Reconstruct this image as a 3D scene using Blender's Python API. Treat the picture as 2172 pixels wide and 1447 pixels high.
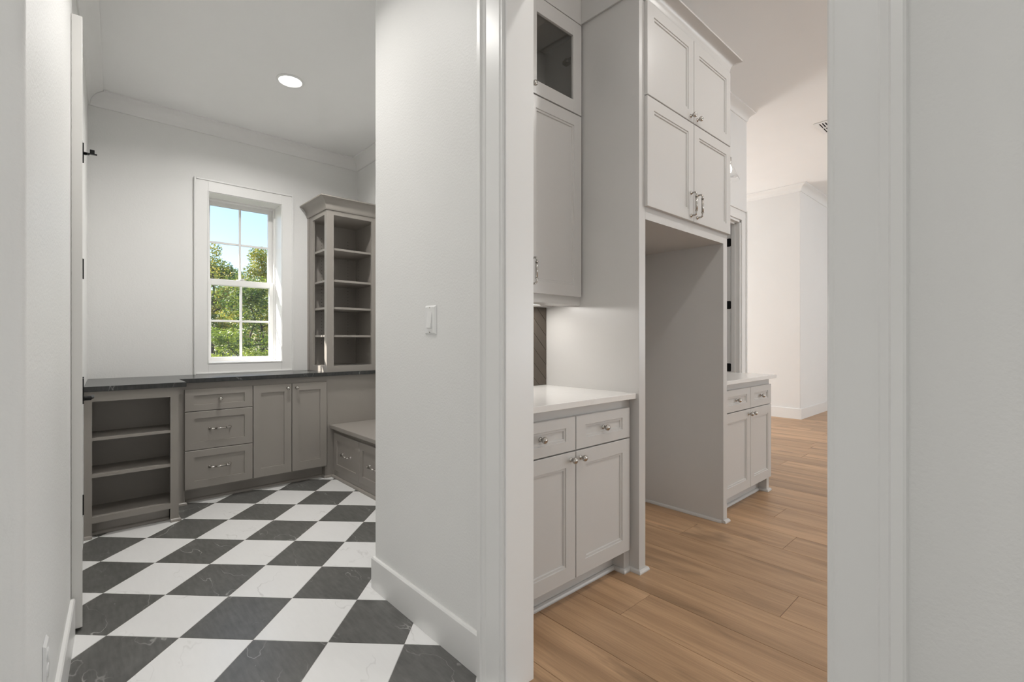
import bpy, math, random
from mathutils import Vector, Matrix
random.seed(7)
for o in list(bpy.data.objects): bpy.data.objects.remove(o, do_unlink=True)
SC = bpy.context.scene
COL = SC.collection
PI = math.pi

# ------------------------------------------------------------------ camera
YAW = math.atan2(919.0, 1007.0)
CAM_H = 1.19
cam_d = bpy.data.cameras.new('camera')
cam_d.sensor_fit = 'HORIZONTAL'
cam_d.sensor_width = 36.0
cam_d.lens = 36.0 * 1007.0 / 2172.0
cam_d.shift_y = -1.5 / 2172.0
cam_d.clip_start = 0.02
cam = bpy.data.objects.new('camera', cam_d)
COL.objects.link(cam)
cam.location = (0, 0, CAM_H)
cam.rotation_euler = (PI / 2, 0, -YAW)
SC.camera = cam

# ------------------------------------------------------------------ exposure
SC.view_settings.view_transform = 'Standard'
SC.view_settings.look = 'None'
SC.view_settings.exposure = 0.0
SC.view_settings.gamma = 1.0
SC.view_settings.use_curve_mapping = False

# ------------------------------------------------------------------ sky and sun
SUN_TRAVEL = Vector((1.0, -1.0, -1.2)).normalized()
world = bpy.data.worlds.new('world')
SC.world = world
world.use_nodes = True
wn, wl = world.node_tree.nodes, world.node_tree.links
wn.clear()
w_out = wn.new('ShaderNodeOutputWorld')
w_bg = wn.new('ShaderNodeBackground')
w_sky = wn.new('ShaderNodeTexSky')
w_sky.sky_type = 'NISHITA'
w_sky.sun_disc = False
w_sky.sun_elevation = math.asin(-SUN_TRAVEL.z)
w_sky.sun_rotation = math.atan2(-SUN_TRAVEL.x, -SUN_TRAVEL.y)
w_sky.altitude = 50
w_sky.air_density = 1.0
w_sky.dust_density = 0.5
w_sky.ozone_density = 1.8
w_bg.inputs['Strength'].default_value = 0.27
wl.new(w_sky.outputs[0], w_bg.inputs[0])
wl.new(w_bg.outputs[0], w_out.inputs[0])

def lamp(name, kind, loc, power, color=(1, 1, 1), size=None, size_y=None, aim=None, **kw):
    d = bpy.data.lights.new(name, kind)
    d.energy = power
    d.color = color
    if kind == 'AREA':
        if size_y:
            d.shape = 'RECTANGLE'; d.size = size; d.size_y = size_y
        else:
            d.shape = 'DISK'; d.size = size
    for k, v in kw.items(): setattr(d, k, v)
    o = bpy.data.objects.new(name, d)
    COL.objects.link(o)
    o.location = loc
    if aim is not None:
        o.rotation_euler = Vector(aim).to_track_quat('-Z', 'Y').to_euler()
    return o

lamp('sun', 'SUN', (-6, 12, 10), 17.0, (1, .95, .87), aim=SUN_TRAVEL, angle=0.009)
# added fill lamps for hall and kitchen, and daylight from the great room window
lamp('hall_fill_light', 'AREA', (-2.35, -0.3, 1.4), 23, (1.0, .99, .965), 2.6, 1.7, aim=(1, .25, .3))
lamp('hall_end_fill_light', 'AREA', (-0.6, -2.9, 1.4), 15, (1.0, .99, .965), 2.4, 1.7, aim=(0, 1, .35))
lamp('kitchen_fill_light', 'AREA', (7.4, -4.4, 1.7), 225, (.91, .96, 1.0), 4.6, 2.0, aim=(-.25, 1, .5))
lamp('great_room_window_daylight', 'AREA', (7.1, 6.8, 1.0), 120, (.94, .97, 1.0), 1.6, 1.6, aim=(-.35, -1, .1))

lamp('kitchen_front_fill_light', 'AREA', (3.4, -4.4, 1.7), 20, (.91, .96, 1.0), 2.6, 2.0, aim=(0, 1, .3))  # extra unseen lamp, brightens the upper cabinet and kitchen ceiling

# ------------------------------------------------------------------ materials
def nodes(name):
    m = bpy.data.materials.new(name)
    m.use_nodes = True
    nt = m.node_tree
    return m, nt.nodes, nt.links, nt.nodes['Principled BSDF']

def srgb(r, g, b):
    f = lambda c: (c / 255 / 12.92) if c / 255 <= .04045 else ((c / 255 + .055) / 1.055) ** 2.4
    return (f(r), f(g), f(b), 1)

def plain(name, col, rough=.5, metal=0.0, bump=None, spec=None, vary=None):
    m, n, l, p = nodes(name)
    c = col if len(col) == 4 else (*col, 1)
    p.inputs['Base Color'].default_value = c
    p.inputs['Roughness'].default_value = rough
    p.inputs['Metallic'].default_value = metal
    if spec is not None: p.inputs['Specular IOR Level'].default_value = spec
    geo = n.new('ShaderNodeNewGeometry')
    if bump:
        scale, strength, dist = bump
        t = n.new('ShaderNodeTexNoise')
        t.inputs['Scale'].default_value = scale
        t.inputs['Detail'].default_value = 2.0
        l.new(geo.outputs['Position'], t.inputs['Vector'])
        b = n.new('ShaderNodeBump')
        b.inputs['Strength'].default_value = strength
        b.inputs['Distance'].default_value = dist
        l.new(t.outputs[0], b.inputs['Height'])
        l.new(b.outputs[0], p.inputs['Normal'])
    # slight tone variation, so no surface is a single flat value
    t2 = n.new('ShaderNodeTexNoise')
    t2.inputs['Scale'].default_value = 3.0
    l.new(geo.outputs['Position'], t2.inputs['Vector'])
    mx = n.new('ShaderNodeMix'); mx.data_type = 'RGBA'
    k = 1 - (vary or .03)
    mx.inputs[6].default_value = c
    mx.inputs[7].default_value = (c[0] * k, c[1] * k, c[2] * k, 1)
    l.new(t2.outputs[0], mx.inputs[0])
    l.new(mx.outputs[2], p.inputs['Base Color'])
    return m

def emit(name, col, strength):
    m, n, l, p = nodes(name)
    p.inputs['Base Color'].default_value = (*col, 1)
    p.inputs['Emission Color'].default_value = (*col, 1)
    p.inputs['Emission Strength'].default_value = strength
    return m

def stone(name, base, base2, vein, width, rough, vein_scale, amount, rnd=True, bump=0.0):
    m, n, l, p = nodes(name)
    geo = n.new('ShaderNodeNewGeometry')
    add = n.new('ShaderNodeVectorMath'); add.operation = 'ADD'
    l.new(geo.outputs['Position'], add.inputs[0])
    if rnd:
        oi = n.new('ShaderNodeObjectInfo')
        mul = n.new('ShaderNodeVectorMath'); mul.operation = 'SCALE'
        comb = n.new('ShaderNodeCombineXYZ')
        comb.inputs[0].default_value = 37.0; comb.inputs[1].default_value = 53.0; comb.inputs[2].default_value = 11.0
        l.new(comb.outputs[0], mul.inputs[0]); l.new(oi.outputs['Random'], mul.inputs['Scale'])
        l.new(mul.outputs[0], add.inputs[1])
    vec = add.outputs[0]
    cloud = n.new('ShaderNodeTexNoise'); cloud.inputs['Scale'].default_value = 9; cloud.inputs['Detail'].default_value = 6
    cloud.inputs['Roughness'].default_value = .65
    l.new(vec, cloud.inputs['Vector'])
    mx = n.new('ShaderNodeMix'); mx.data_type = 'RGBA'
    mx.inputs[6].default_value = (*base, 1); mx.inputs[7].default_value = (*base2, 1)
    ramp = n.new('ShaderNodeValToRGB')
    ramp.color_ramp.elements[0].position = .3; ramp.color_ramp.elements[1].position = .7
    mps = n.new('ShaderNodeMapping'); mps.inputs['Rotation'].default_value = (0, 0, .5); mps.inputs['Scale'].default_value = (70, 12, 20)
    l.new(vec, mps.inputs['Vector'])
    stk = n.new('ShaderNodeTexNoise'); stk.inputs['Scale'].default_value = 1.0; stk.inputs['Detail'].default_value = 3
    l.new(mps.outputs[0], stk.inputs['Vector'])
    blend = n.new('ShaderNodeMath'); blend.operation = 'MULTIPLY_ADD'; blend.inputs[1].default_value = .5
    half = n.new('ShaderNodeMath'); half.operation = 'MULTIPLY'; half.inputs[1].default_value = .5
    l.new(cloud.outputs[0], half.inputs[0]); l.new(stk.outputs[0], blend.inputs[0]); l.new(half.outputs[0], blend.inputs[2])
    l.new(blend.outputs[0], ramp.inputs[0]); l.new(ramp.outputs[0], mx.inputs[0])
    # veins: the thin zero set of a distorted noise, broken up by a mask
    vn = n.new('ShaderNodeTexNoise'); vn.inputs['Scale'].default_value = vein_scale; vn.inputs['Detail'].default_value = 4.5
    vn.inputs['Distortion'].default_value = .15; vn.inputs['Roughness'].default_value = .55
    mpv = n.new('ShaderNodeMapping'); mpv.inputs['Rotation'].default_value = (0, 0, .35); mpv.inputs['Scale'].default_value = (1.7, .75, 1)
    l.new(vec, mpv.inputs['Vector']); l.new(mpv.outputs[0], vn.inputs['Vector'])
    sub = n.new('ShaderNodeMath'); sub.operation = 'SUBTRACT'; sub.inputs[1].default_value = .5
    l.new(vn.outputs[0], sub.inputs[0])
    ab = n.new('ShaderNodeMath'); ab.operation = 'ABSOLUTE'; l.new(sub.outputs[0], ab.inputs[0])
    mr = n.new('ShaderNodeMapRange'); mr.inputs[1].default_value = 0; mr.inputs[2].default_value = width
    mr.inputs[3].default_value = 1; mr.inputs[4].default_value = 0
    l.new(ab.outputs[0], mr.inputs[0])
    mask = n.new('ShaderNodeTexNoise'); mask.inputs['Scale'].default_value = 4.3
    l.new(vec, mask.inputs['Vector'])
    mr2 = n.new('ShaderNodeMapRange'); mr2.inputs[1].default_value = .42; mr2.inputs[2].default_value = .62
    mr2.inputs[3].default_value = 0; mr2.inputs[4].default_value = amount
    l.new(mask.outputs[0], mr2.inputs[0])
    mul2 = n.new('ShaderNodeMath'); mul2.operation = 'MULTIPLY'
    l.new(mr.outputs[0], mul2.inputs[0]); l.new(mr2.outputs[0], mul2.inputs[1])
    mx2 = n.new('ShaderNodeMix'); mx2.data_type = 'RGBA'
    l.new(mul2.outputs[0], mx2.inputs[0]); l.new(mx.outputs[2], mx2.inputs[6]); mx2.inputs[7].default_value = (*vein, 1)
    l.new(mx2.outputs[2], p.inputs['Base Color'])
    p.inputs['Roughness'].default_value = rough
    if bump:
        b = n.new('ShaderNodeBump'); b.inputs['Strength'].default_value = bump; b.inputs['Distance'].default_value = .001
        l.new(cloud.outputs[0], b.inputs['Height']); l.new(b.outputs[0], p.inputs['Normal'])
    return m

def oak(name):
    m, n, l, p = nodes(name)
    geo = n.new('ShaderNodeNewGeometry'); oi = n.new('ShaderNodeObjectInfo')
    comb = n.new('ShaderNodeCombineXYZ'); comb.inputs[0].default_value = 31; comb.inputs[1].default_value = 67; comb.inputs[2].default_value = 19
    sc = n.new('ShaderNodeVectorMath'); sc.operation = 'SCALE'
    l.new(comb.outputs[0], sc.inputs[0]); l.new(oi.outputs['Random'], sc.inputs['Scale'])
    add = n.new('ShaderNodeVectorMath'); add.operation = 'ADD'
    l.new(geo.outputs['Position'], add.inputs[0]); l.new(sc.outputs[0], add.inputs[1])
    mp = n.new('ShaderNodeMapping'); mp.inputs['Scale'].default_value = (9, .75, 9)
    l.new(add.outputs[0], mp.inputs['Vector'])
    grain = n.new('ShaderNodeTexNoise'); grain.inputs['Scale'].default_value = 1.0; grain.inputs['Detail'].default_value = 3
    grain.inputs['Distortion'].default_value = .8
    l.new(mp.outputs[0], grain.inputs['Vector'])
    ramp = n.new('ShaderNodeValToRGB')
    e = ramp.color_ramp.elements
    e[0].position = .25; e[0].color = (.355, .215, .118, 1)
    e[1].position = .7; e[1].color = (.62, .395, .228, 1)
    l.new(grain.outputs[0], ramp.inputs[0])
    # fine pores
    mp2 = n.new('ShaderNodeMapping'); mp2.inputs['Scale'].default_value = (160, 7, 160)
    l.new(add.outputs[0], mp2.inputs['Vector'])
    fine = n.new('ShaderNodeTexNoise'); fine.inputs['Scale'].default_value = 1; fine.inputs['Detail'].default_value = 2
    l.new(mp2.outputs[0], fine.inputs['Vector'])
    mr = n.new('ShaderNodeMapRange'); mr.inputs[1].default_value = .3; mr.inputs[2].default_value = .7
    mr.inputs[3].default_value = .88; mr.inputs[4].default_value = 1.07
    l.new(fine.outputs[0], mr.inputs[0])
    # knots
    mp3 = n.new('ShaderNodeMapping'); mp3.inputs['Scale'].default_value = (5.5, 1.5, 5.5)
    l.new(add.outputs[0], mp3.inputs['Vector'])
    kn = n.new('ShaderNodeTexNoise'); kn.inputs['Scale'].default_value = 1; kn.inputs['Detail'].default_value = 4; kn.inputs['Distortion'].default_value = .6
    l.new(mp3.outputs[0], kn.inputs['Vector'])
    mr3 = n.new('ShaderNodeMapRange'); mr3.inputs[1].default_value = .61; mr3.inputs[2].default_value = .76
    mr3.inputs[3].default_value = 1; mr3.inputs[4].default_value = .45
    l.new(kn.outputs[0], mr3.inputs[0])
    # plank to plank tone
    mr4 = n.new('ShaderNodeMapRange'); mr4.inputs[3].default_value = .88; mr4.inputs[4].default_value = 1.1
    l.new(oi.outputs['Random'], mr4.inputs[0])
    m1 = n.new('ShaderNodeMath'); m1.operation = 'MULTIPLY'; l.new(mr.outputs[0], m1.inputs[0]); l.new(mr3.outputs[0], m1.inputs[1])
    m2 = n.new('ShaderNodeMath'); m2.operation = 'MULTIPLY'; l.new(m1.outputs[0], m2.inputs[0]); l.new(mr4.outputs[0], m2.inputs[1])
    vm = n.new('ShaderNodeVectorMath'); vm.operation = 'SCALE'
    l.new(ramp.outputs[0], vm.inputs[0]); l.new(m2.outputs[0], vm.inputs['Scale'])
    l.new(vm.outputs[0], p.inputs['Base Color'])
    p.inputs['Roughness'].default_value = .42
    b = n.new('ShaderNodeBump'); b.inputs['Strength'].default_value = .15; b.inputs['Distance'].default_value = .001
    l.new(fine.outputs[0], b.inputs['Height']); l.new(b.outputs[0], p.inputs['Normal'])
    return m

def glass(name, tint=(1, 1, 1), refl=1.0):
    m, n, l, p = nodes(name)
    n.remove(p)
    out = n['Material Output']
    tr = n.new('ShaderNodeBsdfTransparent'); tr.inputs[0].default_value = (*tint, 1)
    gl = n.new('ShaderNodeBsdfGlossy'); gl.inputs['Roughness'].default_value = .02
    gl.inputs[0].default_value = (.9, .9, .9, 1)
    lw = n.new('ShaderNodeLayerWeight'); lw.inputs[0].default_value = .5
    pw_ = n.new('ShaderNodeMath'); pw_.operation = 'POWER'; pw_.inputs[1].default_value = 4.0
    l.new(lw.outputs['Facing'], pw_.inputs[0])
    mr = n.new('ShaderNodeMath'); mr.operation = 'MULTIPLY_ADD'; mr.inputs[1].default_value = .8 * refl; mr.inputs[2].default_value = .045 * refl
    l.new(pw_.outputs[0], mr.inputs[0])
    mx = n.new('ShaderNodeMixShader')
    l.new(mr.outputs[0], mx.inputs[0]); l.new(tr.outputs[0], mx.inputs[1]); l.new(gl.outputs[0], mx.inputs[2])
    l.new(mx.outputs[0], out.inputs[0])
    return m

def leafy(name, c1, c2):
    m, n, l, p = nodes(name)
    geo = n.new('ShaderNodeNewGeometry')
    t = n.new('ShaderNodeTexNoise'); t.inputs['Scale'].default_value = 1.6; t.inputs['Detail'].default_value = 4
    l.new(geo.outputs['Position'], t.inputs['Vector'])
    ramp = n.new('ShaderNodeValToRGB')
    ramp.color_ramp.elements[0].position = .35; ramp.color_ramp.elements[0].color = (*c1, 1)
    ramp.color_ramp.elements[1].position = .65; ramp.color_ramp.elements[1].color = (*c2, 1)
    l.new(t.outputs[0], ramp.inputs[0])
    tl = n.new('ShaderNodeBsdfTranslucent'); l.new(ramp.outputs[0], tl.inputs[0])
    l.new(ramp.outputs[0], p.inputs['Base Color']); p.inputs['Roughness'].default_value = .5
    mx = n.new('ShaderNodeMixShader'); mx.inputs[0].default_value = .45
    l.new(p.outputs[0], mx.inputs[1]); l.new(tl.outputs[0], mx.inputs[2])
    l.new(mx.outputs[0], n['Material Output'].inputs[0])
    return m

M = dict(
    wall=plain('wall_paint', (.855, .853, .838), .5, bump=(110, .33, .0032)),
    wall_smooth=plain('wall_paint_far', (.86, .857, .846), .6, bump=(150, .12, .003)),
    ceil=plain('ceiling_paint', (.91, .908, .90), .8),
    trim=plain('trim_paint', (.87, .866, .852), .33),
    door=plain('door_paint', (.82, .81, .785), .35),
    taupe=plain('taupe_cabinet_paint', (.325, .300, .272), .38),
    greige=plain('greige_cabinet_paint', (.60, .587, .568), .30),
    nickel=plain('brushed_nickel', (.50, .48, .45), .26, 1.0),
    black=plain('matte_black_metal', (.012, .012, .012), .42, .6),
    plate=plain('white_plastic', (.86, .86, .85), .3),
    grout=plain('pale_grout', (.55, .54, .52), .8),
    seam=plain('dark_subfloor', (.09, .055, .03), .8),
    slate=stone('dark_stone_tile', (.082, .081, .076), (.165, .163, .155), (.55, .54, .52), .0050, .33, 2.1, .9, bump=.12),
    marble=stone('white_marble_tile', (.85, .847, .84), (.88, .877, .87), (.50, .49, .47), .006, .26, 1.8, .45),
    soap=stone('black_soapstone', (.022, .023, .023), (.045, .046, .045), (.40, .40, .39), .005, .22, 3.0, .8, rnd=False),
    quartz=stone('white_quartz', (.80, .785, .76), (.83, .815, .79), (.7, .69, .67), .01, .16, 2.0, .4, rnd=False),
    oak=oak('oak_plank'),
    brown=plain('brown_glazed_tile', (.105, .085, .066), .25, vary=.25),
    bgrout=plain('light_grout', (.5, .47, .43), .8),
    glass=glass('clear_pane'),
    cabglass=glass('cabinet_glass', (.80, .80, .79), 1.0),
    lens=emit('lamp_lens', (1, .98, .94), 9.0),
    strip=emit('light_strip_lens', (1, .95, .88), 5.0),
    bark=plain('bark', (.075, .058, .042), .9, bump=(14, .8, .03), vary=.4),
    leaf_a=leafy('leaves_green', (.09, .16, .022), (.28, .34, .05)),
    leaf_b=leafy('leaves_yellowing', (.24, .23, .03), (.50, .42, .06)),
    leaf_c=leafy('leaves_dark', (.03, .075, .018), (.08, .15, .03)),
    grass=plain('grass', (.045, .062, .02), .9, bump=(20, .8, .05), vary=.5),
    hole_shade=plain('pin_hole_shade', (.02, .02, .02), .8),
    duct_shade=plain('duct_shade_black', (.008, .008, .008), .9),
)

# ------------------------------------------------------------------ mesh helpers
class MB:
    def __init__(self): self.v = []; self.f = []
    def quad(self, *pts):
        i = len(self.v); self.v += [tuple(p) for p in pts]; self.f.append(tuple(range(i, i + len(pts))))
    def box(self, x0, x1, y0, y1, z0, z1):
        i = len(self.v)
        self.v += [(x0, y0, z0), (x1, y0, z0), (x1, y1, z0), (x0, y1, z0), (x0, y0, z1), (x1, y0, z1), (x1, y1, z1), (x0, y1, z1)]
        for f in ((0, 3, 2, 1), (4, 5, 6, 7), (0, 1, 5, 4), (1, 2, 6, 5), (2, 3, 7, 6), (3, 0, 4, 7)):
            self.f.append(tuple(i + k for k in f))
        return self
    def poly_slab(self, pts, z0, z1):                       # pts counter-clockwise seen from above
        i = len(self.v); n = len(pts)
        self.v += [(x, y, z0) for x, y in pts] + [(x, y, z1) for x, y in pts]
        self.f.append(tuple(i + k for k in reversed(range(n))))
        self.f.append(tuple(i + n + k for k in range(n)))
        for k in range(n):
            j = (k + 1) % n
            self.f.append((i + k, i + j, i + n + j, i + n + k))
        return self
    def sweep(self, prof, p0, p1, nrm, e0=0.0, e1=0.0):
        """profile [(out, z)] carried from p0 to p1 (xy points); out runs along nrm; e0/e1 shift the ends by out*e (mitres)"""
        d = Vector((p1[0] - p0[0], p1[1] - p0[1])).normalized()
        n = Vector(nrm); i = len(self.v); k = len(prof)
        for (P, s, e) in ((p0, -1, e0), (p1, 1, e1)):
            for (o, z) in prof:
                q = Vector(P[:2]) + n * o + d * (s * e * o)
                self.v.append((q.x, q.y, z))
        for a in range(k):
            b = (a + 1) % k
            self.f.append((i + a, i + b, i + k + b, i + k + a))
        self.f.append(tuple(i + a for a in reversed(range(k))))
        self.f.append(tuple(i + k + a for a in range(k)))
        return self
    def lathe(self, prof, axis, org, seg=20):
        """prof [(r, t)] turned round the axis vector from org"""
        ax = Vector(axis).normalized()
        u = ax.orthogonal().normalized(); w = ax.cross(u)
        i = len(self.v)
        for (r, t) in prof:
            for s in range(seg):
                a = 2 * PI * s / seg
                self.v.append(tuple(Vector(org) + ax * t + (u * math.cos(a) + w * math.sin(a)) * r))
        for k in range(len(prof) - 1):
            for s in range(seg):
                s2 = (s + 1) % seg
                self.f.append((i + k * seg + s, i + k * seg + s2, i + (k + 1) * seg + s2, i + (k + 1) * seg + s))
        self.f.append(tuple(i + s for s in reversed(range(seg))))
        self.f.append(tuple(i + (len(prof) - 1) * seg + s for s in range(seg)))
        return self
    def tube(self, pts, rad, seg=10):
        pts = [Vector(p) for p in pts]; i = len(self.v)
        rads = rad if isinstance(rad, (list, tuple)) else [rad] * len(pts)
        up = None
        for k, p in enumerate(pts):
            t = (pts[min(k + 1, len(pts) - 1)] - pts[max(k - 1, 0)]).normalized()
            if up is None: up = t.orthogonal().normalized()
            up = (up - t * up.dot(t)).normalized(); w = t.cross(up)
            for s in range(seg):
                a = 2 * PI * s / seg
                self.v.append(tuple(p + (up * math.cos(a) + w * math.sin(a)) * rads[k]))
        for k in range(len(pts) - 1):
            for s in range(seg):
                s2 = (s + 1) % seg
                self.f.append((i + k * seg + s, i + k * seg + s2, i + (k + 1) * seg + s2, i + (k + 1) * seg + s))
        self.f.append(tuple(i + s for s in reversed(range(seg))))
        self.f.append(tuple(i + (len(pts) - 1) * seg + s for s in range(seg)))
        return self
    def mesh(self, name, mat, smooth=False):
        me = bpy.data.meshes.new(name)
        me.from_pydata(self.v, [], self.f)
        me.materials.append(mat)
        if smooth:
            for p in me.polygons: p.use_smooth = True
        me.update()
        return me
    def build(self, name, mat, parent=None, loc=(0, 0, 0), rz=0.0, bevel=0.0, smooth=False):
        o = bpy.data.objects.new(name, self.mesh(name, mat, smooth))
        COL.objects.link(o)
        o.parent = parent; o.location = loc; o.rotation_euler = (0, 0, rz)
        if bevel:
            b = o.modifiers.new('bevel', 'BEVEL'); b.width = bevel; b.segments = 2; b.limit_method = 'ANGLE'
            b.angle_limit = math.radians(50)
        if smooth:
            e = o.modifiers.new('edges', 'EDGE_SPLIT'); e.split_angle = math.radians(38)
        return o

def place_mesh(name, me, parent=None, loc=(0, 0, 0), rz=0.0):
    o = bpy.data.objects.new(name, me); COL.objects.link(o)
    o.parent = parent; o.location = loc; o.rotation_euler = (0, 0, rz)
    return o

def tag(o, label, cat, group=None):
    o['label'] = label; o['category'] = cat
    if group: o['group'] = group
    return o
def struct(o, label=None):
    o['kind'] = 'structure'
    if label: o['label'] = label
    return o
def thing(name, label, cat, loc=(0, 0, 0), group=None):
    o = bpy.data.objects.new(name, None); COL.objects.link(o)
    o.location = loc; o.empty_display_size = .1
    return tag(o, label, cat, group)
def sroot(name, label, loc=(0, 0, 0)):
    o = bpy.data.objects.new(name, None); COL.objects.link(o)
    o.location = loc; o.empty_display_size = .1
    return struct(o, label)
def off(o, x=0, y=0, z=0): return (x - o.location.x, y - o.location.y, z - o.location.z)

def W(name, mat, root=None, bevel=0.0, smooth=False, **kw):
    """build a mesh written in world coordinates under a root (roots are never rotated)"""
    mb = kw['mb']
    return mb.build(name, mat, root, off(root) if root else (0, 0, 0), 0, bevel, smooth)

def shoes(root, mat, mb, k=6):
    '''each straight run of shoe molding in mb becomes a part of its own'''
    for a in range(0, len(mb.v), 2 * k):
        m = MB(); m.v = mb.v[a:a + 2 * k]; m.f = [tuple(i - a for i in f) for f in mb.f if a <= f[0] < a + 2 * k]
        W('shoe_molding', mat, root, mb=m)

# profiles
def shoe_prof(r=.017, h=.02):
    return [(0, .0005), (r, .0005), (r, h * .35), (r * .8, h * .75), (r * .4, h), (0, h)]
def base_prof(t=.015, h=.148):
    return [(0, .0005), (t, .0005), (t, h - .006), (t - .004, h), (0, h)]
def crown_prof(z_top, h, proj):
    z0 = z_top - h
    pr = [(0, z0), (.008, z0), (.012, z0 + .006), (.014, z0 + .012)]
    for k in range(1, 8):
        a = k / 8 * PI / 2
        pr.append((.014 + (proj - .024) * (1 - math.cos(a)), z0 + .012 + (h - .026) * math.sin(a)))
    pr += [(proj - .008, z_top - .012), (proj, z_top - .010), (proj, z_top), (0, z_top)]
    return pr

# ------------------------------------------------------------------ the setting: shell
CEIL = 2.975          # mudroom and hall
KCEIL = 3.535         # kitchen and great room
WALL_T = 2.01         # kitchen back wall
YB = 4.55             # window wall

# openings in a wall that runs along y (x0..x1 thick)
b = MB()
b.box(1.055, 1.175, 1.185, 2.13, 0, 3.6)
b.box(1.055, 1.175, .25, 1.185, 2.45, 3.6)
b.box(1.055, 1.175, -3.0, .25, 0, 3.6)
struct(b.build('wall_middle', M['wall']), 'white textured wall with the cased kitchen opening')
# window wall with opening
b = MB()
WX0, WX1, WZ0, WZ1 = .783, 1.345, 1.005, 2.407
b.box(-.3, WX0, YB, 4.80, 0, 3.1); b.box(WX1, 2.3, YB, 4.80, 0, 3.1)
b.box(WX0, WX1, YB, 4.80, 0, WZ0); b.box(WX0, WX1, YB, 4.80, WZ1, 3.1)
struct(b.build('wall_back', M['wall']), 'white mudroom wall around the sash window')
struct(MB().box(2.057, 2.2, 2.06, YB, 0, 3.1).build('wall_right', M['wall']), 'white mudroom side wall behind the tall bookcase')
# left wall: slightly out of square with a rounded corner towards the hall
LW = [(-.083, 1.45), (-.0225, 2.65), (-.021, 3.5), (.012, 3.502), (.047, 4.55)]
b = MB()
r = .02; cx, cy = LW[0][0] - r, LW[0][1] + r
arc = [(cx + r * math.cos(a), cy + r * math.sin(a)) for a in [(-PI / 2) * k / 8 for k in range(8, -1, -1)]]
pts = [(-2.4, 1.45)] + arc + LW[1:] + [(-.35, 4.55), (-.35, 1.65), (-2.4, 1.65)]
b.poly_slab(pts, 0, 3.1)
b.poly_slab([(-.3, 2.0), (-.06, 2.0), (LW[4][0] + .001, 4.549), (-.3, 4.549)], 2.56, 3.09)      # above the door
o = struct(b.build('wall_left', M['wall'], smooth=True), 'white textured wall end with a rounded corner')
struct(MB().box(-2.5, -2.4, -3.0, 1.65, 0, 3.1).build('wall_hall', M['wall']), 'white hall wall opposite the kitchen opening')
struct(MB().box(-2.5, 1.175, -3.1, -3.0, 0, 3.6).build('wall_hall_end', M['wall']), 'white end wall of the hall')
# kitchen walls
b = MB()
DX0, DX1, DZ = 4.12, 4.985, 2.41                      # pantry doorway in the kitchen back wall
b.box(1.175, DX0, WALL_T, 2.13, 0, 3.6); b.box(DX1, 5.15, WALL_T, 2.15, 0, 3.6); b.box(DX0, DX1, WALL_T, 2.15, DZ, 3.6)
wall_k = struct(b.build('wall_kitchen', M['wall_smooth']), 'white kitchen wall behind the cabinets')
b = MB(); b.box(5.05, 5.15, 2.15, 4.6, 0, 3.6); b.box(3.9, 5.05, 4.4, 4.5, 0, 3.6); b.box(3.9, 4.0, 2.15, 4.4, 0, 3.6)
struct(b.build('wall_pantry', M['wall_smooth']), 'white pantry walls beyond the far doorway')
b = MB(); b.poly_slab([(8.02, 2.35), (10.5, 2.35), (10.5, 7.2), (8.02, 7.2)], 0, 3.6)
struct(b.build('wall_great_room', M['wall_smooth'], bevel=.012), 'white great room wall with an outside corner')
b = MB(); b.box(5.05, 6.25, 7.0, 7.1, 0, 3.6); b.box(7.95, 8.02, 7.0, 7.1, 0, 3.6)
b.box(6.25, 7.95, 7.0, 7.1, 1.9, 3.6); b.box(6.25, 7.95, 7.0, 7.1, 0, .15); b.box(5.05, 5.15, 4.6, 7.0, 0, 3.6)
struct(b.build('wall_great_room_window', M['wall_smooth']), 'white great room wall with a low window')
b = MB(); b.box(1.175, 11.0, -4.6, -4.5, 0, 3.6); b.box(10.9, 11.0, -4.5, 2.35, 0, 3.6); b.box(1.055, 1.175, -4.6, -3.0, 0, 3.6)
struct(b.build('wall_kitchen_front', M['wall_smooth']), 'white kitchen walls behind the viewer')
# ceilings
struct(MB().poly_slab([(-2.5, -3.1), (1.115, -3.1), (1.115, 2.07), (2.2, 2.07), (2.2, 4.8), (-2.5, 4.8)], CEIL, CEIL + .1).build('ceiling', M['ceil']), 'white mudroom ceiling')
b = MB(); b.box(1.175, 11.0, -4.6, WALL_T + .14, KCEIL, KCEIL + .1); b.box(3.9, 11, WALL_T + .14, 7.2, KCEIL, KCEIL + .1)
struct(b.build('ceiling_kitchen', M['ceil']), 'white kitchen ceiling')

# ------------------------------------------------------------------ tiled floor
floor = struct(MB().poly_slab([(-2.5, -3.1), (1.12, -3.1), (1.12, 2.02), (2.06, 2.02), (2.06, 4.55), (-.35, 4.55), (-.35, 1.6), (-2.5, 1.6)], -.08, -.0015).build('floor', M['grout']),
               'black and white checkered tile floor laid on the diagonal')
def clip(poly, ax, val, keep_less):
    out = []
    for k in range(len(poly)):
        p, q = poly[k], poly[(k + 1) % len(poly)]
        ip = (p[ax] <= val) == keep_less or p[ax] == val
        iq = (q[ax] <= val) == keep_less or q[ax] == val
        if ip: out.append(p)
        if ip != iq:
            t = (val - p[ax]) / (q[ax] - p[ax])
            out.append((p[0] + (q[0] - p[0]) * t, p[1] + (q[1] - p[1]) * t))
    return out
def rect_clip(poly, x0, x1, y0, y1):
    for ax, v, less in ((0, x0, False), (0, x1, True), (1, y0, False), (1, y1, True)):
        poly = clip(poly, ax, v, less)
        if len(poly) < 3: return []
    return poly
PA, PB, A0, B0, G = .3038, .3068, -1.1135, 2.1440, .0011
Q = math.sqrt(.5)
def ab(a, b_): return ((a + b_) * Q, (b_ - a) * Q)
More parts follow.
